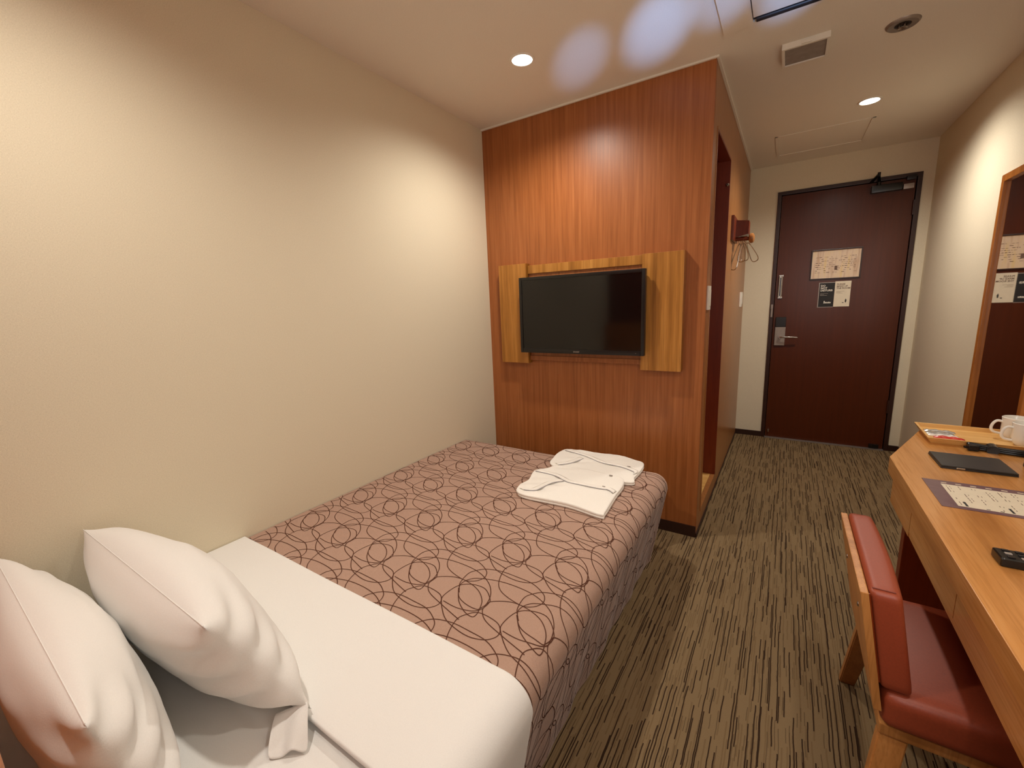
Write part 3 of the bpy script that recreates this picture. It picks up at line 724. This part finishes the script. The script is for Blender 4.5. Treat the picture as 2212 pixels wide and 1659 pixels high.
def drape(x1, y0, y1, top, r, hem, taper, foot, ny, nz, lift=None, hemfn=None):
    """cloth over the bed: flat top, rolled over the open side (x1) and, if foot, over the foot end (y1)"""
    bm = NB(); uvl = bm.loops.layers.uv.new('UVMap')
    xi = x1-r; yi = y1-r if foot else y1
    per = []
    n1 = ny
    for i in range(n1+1): per.append((xi, y0+(yi-y0)*i/n1, 1.0, 0.0))
    if foot:
        for i in range(1, 9):
            a_ = PI/2*i/9; per.append((xi, yi, math.cos(a_), math.sin(a_)))
        for i in range(0, 25): per.append((max(0.003, xi*(1-i/24)), yi, 0.0, 1.0))
    A = r*PI/2
    dep = top-r-hem
    Ls = [A*i/8 for i in range(9)] + [A+dep*i/nz for i in range(1, nz+1)]
    rows = []
    for (px, py, nx_, ny_) in per:
        row = []
        s_ = px*0.7+py
        for L in Ls:
            if L <= A: o = r*math.sin(L/r); z = top-r*(1-math.cos(L/r))
            else:
                f = (L-A)/dep if dep > 0 else 0
                wav = 0.004*math.sin(s_*19+1.3)+0.003*math.sin(s_*41)
                o = r - taper*f + wav*f; z = top-r-(L-A)
            row.append((bm.verts.new((px+nx_*o, py+ny_*o, z)), (px+nx_*L, py+ny_*L)))
        rows.append(row)
    uvm = {}
    for row in rows:
        for v, u in row: uvm[v] = u
    fs = []
    for a_, b_ in zip(rows, rows[1:]):
        for i in range(len(Ls)-1):
            q = [a_[i][0], b_[i][0], b_[i+1][0], a_[i+1][0]]
            if len({tuple(v.co) for v in q}) < 4:
                q2 = []
                for v in q:
                    if all((v.co-w_.co).length > 1e-7 for w_ in q2): q2.append(v)
                q = q2
                if len(q) < 3: continue
            fs.append(bm.faces.new(q))
    nx = 24
    gy = [y0+(yi-y0)*i/n1 for i in range(n1+1)]
    grid = []
    for i, y in enumerate(gy):
        g = []
        for j in range(nx+1):
            x = max(0.003, xi*j/nx)
            v = bm.verts.new((x, y, top)); uvm[v] = (x, y); g.append(v)
        grid.append(g)
    for i in range(n1):
        for j in range(nx): fs.append(bm.faces.new([grid[i][j], grid[i][j+1], grid[i+1][j+1], grid[i+1][j]]))
    for f in fs:
        for lp in f.loops: lp[uvl].uv = uvm[lp.vert]
    bmesh.ops.remove_doubles(bm, verts=bm.verts, dist=1e-5)
    for v in bm.verts:
        nz_ = mnoise.noise(Vector((v.co.x*3, v.co.y*3, 0)))
        v.co.z += 0.0025*nz_
        if lift: v.co = lift(v.co)
    bmesh.ops.recalc_face_normals(bm, faces=bm.faces)
    return bm
bm = drape(1.172, 0.18, 1.612, ZB, 0.065, 0.008, 0.075, True, 60, 8)
# the printed loops: thin ribbons of the same cloth following its top, its rolled edge and its hanging sides
STROKES = [[(0.84, 0.42), (0.888, 0.417), (0.932, 0.428), (0.951, 0.449), (0.95, 0.468), (0.956, 0.483), (0.987, 0.502), (1.018, 0.51), (1.055, 0.507), (1.088, 0.497), (1.113, 0.482), (1.134, 0.46), (1.145, 0.434), (1.15, 0.414), (1.145, 0.402), (1.119, 0.406), (1.084, 0.426), (1.061, 0.449), (1.045, 0.47)], [(0.856, 0.468), (0.84, 0.488), (0.836, 0.507), (0.845, 0.53), (0.868, 0.547), (0.928, 0.565), (0.995, 0.568), (1.053, 0.559), (1.103, 0.534), (1.135, 0.5), (1.149, 0.463), (1.146, 0.441), (1.138, 0.43), (1.104, 0.431), (1.068, 0.444), (1.041, 0.474)], [(0.848, 0.478), (0.831, 0.502), (0.824, 0.546), (0.834, 0.57), (0.859, 0.593), (0.905, 0.606), (0.959, 0.606), (1.014, 0.602), (1.057, 0.582), (1.074, 0.564), (1.077, 0.542), (1.06, 0.519), (1.028, 0.51), (0.961, 0.527), (0.927, 0.56), (0.908, 0.618), (0.919, 0.648), (0.944, 0.669), (0.999, 0.665), (1.024, 0.647), (1.028, 0.625), (1.009, 0.603), (0.968, 0.591), (0.914, 0.597), (0.874, 0.612), (0.83, 0.65), (0.817, 0.676), (0.825, 0.726), (0.854, 0.75), (0.899, 0.754), (0.938, 0.725), (0.944, 0.705), (0.943, 0.686), (0.956, 0.667), (0.981, 0.651), (1.03, 0.636), (1.073, 0.624), (1.113, 0.614)]]
def on_spread(u, v):
    top, r, hem, taper, x1, y1 = ZB, 0.065, 0.008, 0.075, 1.172, 1.612
    xi, yi = x1-r, y1-r
    if u < 0.004 or v < 0.2 or (u > xi and v > yi): return None
    A = r*PI/2; dep = top-r-hem
    nx_, ny_, L = (1, 0, u-xi) if u > xi else ((0, 1, v-yi) if v > yi else (0, 0, 0))
    if L > A+dep-0.01: return None
    px, py = min(u, xi), min(v, yi); s_ = px*0.7+py
    if L <= A: o = r*math.sin(L/r); z = top-r*(1-math.cos(L/r)); n_ = Vector((nx_*math.sin(L/r), ny_*math.sin(L/r), math.cos(L/r)))
    else:
        f = (L-A)/dep; wav = 0.004*math.sin(s_*19+1.3)+0.003*math.sin(s_*41)
        o = r-taper*f+wav*f; z = top-r-(L-A); n_ = Vector((nx_, ny_, 0.15)).normalized()
    q = Vector((px+nx_*o, py+ny_*o, z)); q.z += 0.0025*mnoise.noise(Vector((q.x*3, q.y*3, 0)))
    return q+n_*0.0007
nf0 = len(bm.faces)
for st in STROKES:
    path = smoothpath([(x, y, 0) for x, y in st], 5)
    for i in range(-7, 4):
        for j in range(-3, 8):
            ox, oy = 0.2*i-0.009*j, 0.2365*j-0.009*i
            prev = None
            for k, p in enumerate(path):
                d = (path[min(k+1, len(path)-1)]-path[max(k-1, 0)]).normalized()
                w_ = 0.00125
                a_ = on_spread(p.x+ox-d.y*w_, p.y+oy+d.x*w_); b_ = on_spread(p.x+ox+d.y*w_, p.y+oy-d.x*w_)
                if a_ is None or b_ is None: prev = None; continue
                cur = (bm.verts.new(a_), bm.verts.new(b_))
                if prev and (prev[0].co-a_).length < 0.06: bm.faces.new([prev[0], prev[1], cur[1], cur[0]]).material_index = 1
                prev = cur
bmesh.ops.delete(bm, geom=[v for v in bm.verts if not v.link_faces], context='VERTS')
bs = tag(obj('bedspread', bm, M_spread, None, 'all'), 'dusty pink bedspread printed with brown loops covering the bed', 'bedspread')
bs.data.materials.append(M_loop)
# white duvet band across the bed
def duv(co):
    e = 0
    if co.y > 0.285: e = (co.y-0.285)*0.05
    return co
bm = drape(1.182, 0.028, 0.312, ZB+0.012, 0.07, 0.06, 0.06, False, 20, 8, duv)
du = tag(obj('duvet', bm, M_linen, None, 'all'), 'plain white duvet folded in a band across the bed in front of the pillows', 'duvet')
sol = du.modifiers.new('s', 'SOLIDIFY'); sol.thickness = 0.011; sol.offset = -1
bv = du.modifiers.new('b', 'BEVEL'); bv.width = 0.004; bv.segments = 3; bv.limit_method = 'ANGLE'; bv.angle_limit = 1.0

# pillows
def pillow(TL, TR, BR, BL, thick, name, label, seed, n=44, zmin=None, wr=0.009):
    bm = NB(); TL, TR, BR, BL = map(Vector, (TL, TR, BR, BL))
    nrm = ((TR-TL).cross(BL-TL)).normalized()
    if nrm.y < 0: nrm = -nrm
    def P(u, v, s):
        a_ = (u+1)/2; b_ = (v+1)/2
        c = (BL*(1-a_)+BR*a_)*(1-b_)+(TL*(1-a_)+TR*a_)*b_
        ctr = (TL+TR+BR+BL)/4
        pin = 0.045
        fu = 1-pin*(1-v*v)*(abs(u)**3); fv = 1-0.02*(1-u*u)*(abs(v)**3)
        c = ctr+(c-ctr)*1.0
        ax = (BR-BL+TR-TL)/4; ay = (TL-BL+TR-BR)/4
        c = c - ax*(1-fu)*u - ay*(1-fv)*v
        e = (max(0, 1-abs(u)**2.2)**0.55)*(max(0, 1-abs(v)**2.4)**0.5)
        th = thick*e
        # creases fan out from the corners and from the side seam
        rr = min(1, (1-abs(u))*3)
        cr = wr*math.sin(v*13+u*3+seed)*math.exp(-((1-abs(u))/0.22)**2)*e**0.3*2
        nz_ = mnoise.noise(Vector((u*1.6+seed, v*1.6, s*2)))*0.010*e + mnoise.noise(Vector((u*4+seed, v*5, s*3)))*0.004*e
        q = c + nrm*s*(th+cr*e**0.5+nz_)
        zm = zmin if q.y > 0.026 else 0.4395      # the duvet edge is a step up from the mattress
        if q.z < zm: q.z = zm+(q.z-zm)*0.04
        return q
    sp = [math.sin(PI/2*(i/n*2-1)) for i in range(n+1)]
    sp = [0.5*a_+0.5*(i/n*2-1) for i, a_ in enumerate(sp)]
    G = {}
    for s in (1, -1):
        for i, u in enumerate(sp):
            for j, v in enumerate(sp): G[s, i, j] = bm.verts.new(P(u, v, s))
        for i in range(n):
            for j in range(n): bm.faces.new([G[s, i, j], G[s, i+1, j], G[s, i+1, j+1], G[s, i, j+1]][::s])
    bmesh.ops.remove_doubles(bm, verts=bm.verts, dist=0.0008)
    bmesh.ops.recalc_face_normals(bm, faces=bm.faces)
    for e in bm.edges:
        pass
    return bm, nrm, P
bmA, nA, PA = pillow((0.02, -0.075, 0.685), (0.775, -0.085, 0.715), (0.845, 0.035, 0.475), (0.02, 0.05, 0.47), 0.10, 'pillow', '', 1.0, zmin=0.4665)
pa = thing('pillow', 'white pillow standing in front, leaning over the folded duvet edge', 'pillow', (0.4, 0, ZB), 'white pillows at the head of the bed')
obj('pillowcase', bmA, M_linen, pa, 'all')
bm = NB(); tube(bm, [PA(-0.99+1.98*i/60, 0.999, 0)+Vector((0, 0, 0.0005)) for i in range(61)], 0.0009, 6); obj('seam', bm, M_linen, pa, True)
bm = NB()   # open end of the case folded under the near lower corner
fl = []
for i in range(9):
    s_ = i/8; A_ = Vector((0.785, -0.005, 0.468)).lerp(Vector((0.838, 0.034, 0.490)), s_); B_ = Vector((0.836, -0.050, 0.441)).lerp(Vector((0.888, -0.004, 0.450)), s_)
    fl.append([A_.lerp(B_, q)+Vector((0, 0, 0.008*math.sin(s_*9+q*2.5)*q+0.006*math.sin(q*PI))) for q in (0, 0.33, 0.66, 1)])
    for p in fl[-1]: p.z = max(p.z, 0.4405)
vv = [[bm.verts.new(p) for p in r] for r in fl]
for i in range(8):
    for j in range(3): bm.faces.new([vv[i][j], vv[i][j+1], vv[i+1][j+1], vv[i+1][j]])
o = obj('pillowcase_flap', bm, M_linen, pa, 'all'); sb = o.modifiers.new('s', 'SUBSURF'); sb.levels = sb.render_levels = 3
so = o.modifiers.new('t', 'SOLIDIFY'); so.thickness = 0.002
bmB, nB, PB = pillow((0.03, -0.228, 0.69), (0.83, -0.245, 0.71), (0.90, -0.19, 0.452), (0.03, -0.16, 0.455), 0.082, 'pillow', '', 4.3, zmin=0.4385)
pb = thing('pillow', 'white pillow at the left edge of the picture, nearest the headboard', 'pillow', (0.4, -0.22, ZB), 'white pillows at the head of the bed')
for v in bmB.verts:
    if v.co.y < -0.313: v.co.y = -0.313+(v.co.y+0.313)*0.02
obj('pillowcase', bmB, M_linen, pb, 'all')
bm = NB(); tube(bm, [PB(-0.99+1.98*i/60, 0.999, 0) for i in range(61)], 0.0009, 6); obj('seam', bm, M_linen, pb, True)

# ------------------------------------------------------------------ folded yukata robes on the bed
def robe(label, Q, pipes, zb, th, seed, marks):
    th_ = thing('folded_robe', label, 'robe', (sum(p[0] for p in Q)/len(Q), sum(p[1] for p in Q)/len(Q), zb), 'folded robes on the bedspread')
    # outline Q (anticlockwise): two folded layers, the upper a little short of the lower at the open side
    ctr = Vector((sum(p[0] for p in Q)/len(Q), sum(p[1] for p in Q)/len(Q), 0))
    def layer(z0, t_, k_, dx, dy, top):
        out = smoothpath([(x, y, 0) for x, y in Q], 8, True)
        bm = NB(); rings = []
        prof = [(1.0*k_, 0.0), (1.010*k_, t_*0.35), (1.008*k_, t_*0.75), (0.995*k_, t_), (0.96*k_, t_), (0.9, t_), (0.82, t_), (0.72, t_), (0.6, t_), (0.45, t_), (0.3, t_), (0.15, t_)]
        for k, (sc_, z) in enumerate(prof):
            ring = []
            for p in out:
                q = ctr+(p-ctr)*sc_+Vector((dx, dy, 0)); dz = 0
                if top and k >= 3:
                    dz = 0.0034*mnoise.noise(Vector((q.x*16+seed, q.y*12, 0)))+0.0012*mnoise.noise(Vector((q.x*60, q.y*30+seed, 0)))
                    # shallow gathers fanning from the collar
                    dz += 0.003*math.sin((q.y-q.x*0.35)*95+seed)*max(0, 1-abs(q.x-0.76)/0.12)
                ring.append(bm.verts.new((q.x, q.y, z0+z+dz)))
            rings.append(ring)
        n = len(out)
        for a_, b_ in zip(rings, rings[1:]):
            for i in range(n): bm.faces.new([a_[i], a_[(i+1) % n], b_[(i+1) % n], b_[i]])
        c = bm.verts.new((ctr.x+dx, ctr.y+dy, z0+t_))
        for i in range(n): bm.faces.new([rings[-1][i], rings[-1][(i+1) % n], c])
        bm.faces.new(rings[0][::-1])
        bmesh.ops.recalc_face_normals(bm, faces=bm.faces)
        return bm
    obj('under_fold', layer(zb, th*0.42, 0.985, 0.004, -0.003, False), M_linen2, th_, 'all')
    obj('upper_fold', layer(zb+th*0.46, th*0.54, 1.0, 0, 0, True), M_linen2, th_, 'all')
    zt = zb+th
    # lapels: two overlapping bands on top, each with a piped edge
    for pts, band in pipes:
        pp = smoothpath([(x, y, zt+0.0035) for x, y in pts], 6)
        if band:
            bm = NB(); w_ = Vector(band)
            A_ = [bm.verts.new(p+Vector((0, 0, 0.001))) for p in pp]
            Mv = [bm.verts.new(p+w_*0.5+Vector((0, 0, 0.003))) for p in pp]; B_ = [bm.verts.new(p+w_+Vector((0, 0, -0.003))) for p in pp]
            for i in range(len(pp)-1):
                bm.faces.new([A_[i], A_[i+1], Mv[i+1], Mv[i]]); bm.faces.new([Mv[i], Mv[i+1], B_[i+1], B_[i]])
            bmesh.ops.recalc_face_normals(bm, faces=bm.faces)
            lp = obj('lapel', bm, M_linen2, th_, 'all'); so = lp.modifiers.new('t', 'SOLIDIFY'); so.thickness = 0.003; so.offset = -1
        bm = NB(); tube(bm, pp, 0.0009, 6); obj('navy_piping', bm, M_navy, th_, True)
    for (x, y, a_, b_) in marks:
        obj('printed_mark', bbox((x-a_/2, y-b_/2, zt+0.001), (x+a_/2, y+b_/2, zt+0.0035)), M_grille, th_)
robe('white folded robe nearest the television wall on the foot of the bed',
     [(0.695, 1.385), (1.038, 1.365), (1.055, 1.44), (1.05, 1.60), (0.99, 1.64), (0.915, 1.66), (0.76, 1.645), (0.635, 1.628), (0.628, 1.50)],
     [([(0.64, 1.60), (0.769, 1.565), (0.866, 1.519), (0.969, 1.508), (1.035, 1.48), (1.048, 1.45)], (0.01, 0.03, 0)),
      ([(0.775, 1.529), (0.743, 1.445), (0.70, 1.40)], (-0.03, 0.02, 0))],
     ZB+0.0015, 0.016, 2.0, [(1.0, 1.53, 0.014, 0.008)])
robe('white folded robe in front, nearer the pillows, overlapping the other robe',
     [(0.70, 1.052), (0.905, 1.060), (1.045, 1.04), (1.056, 1.07), (1.045, 1.21), (1.036, 1.345), (0.98, 1.40), (0.72, 1.40), (0.672, 1.335), (0.635, 1.284), (0.660, 1.19), (0.655, 1.12)],
     [([(0.645, 1.275), (0.746, 1.268), (0.822, 1.233), (0.868, 1.230), (0.975, 1.232), (1.004, 1.238), (1.035, 1.217)], (0.005, 0.03, 0)),
      ([(0.81, 1.234), (0.778, 1.20), (0.762, 1.151), (0.746, 1.094), (0.700, 1.078)], (-0.03, 0.01, 0))],
     ZB+0.0015, 0.020, 5.0, [(0.966, 1.385, 0.014, 0.006), (0.979, 1.262, 0.012, 0.004)])

for o in bpy.data.objects:
    if '_o' in o: del o['_o']
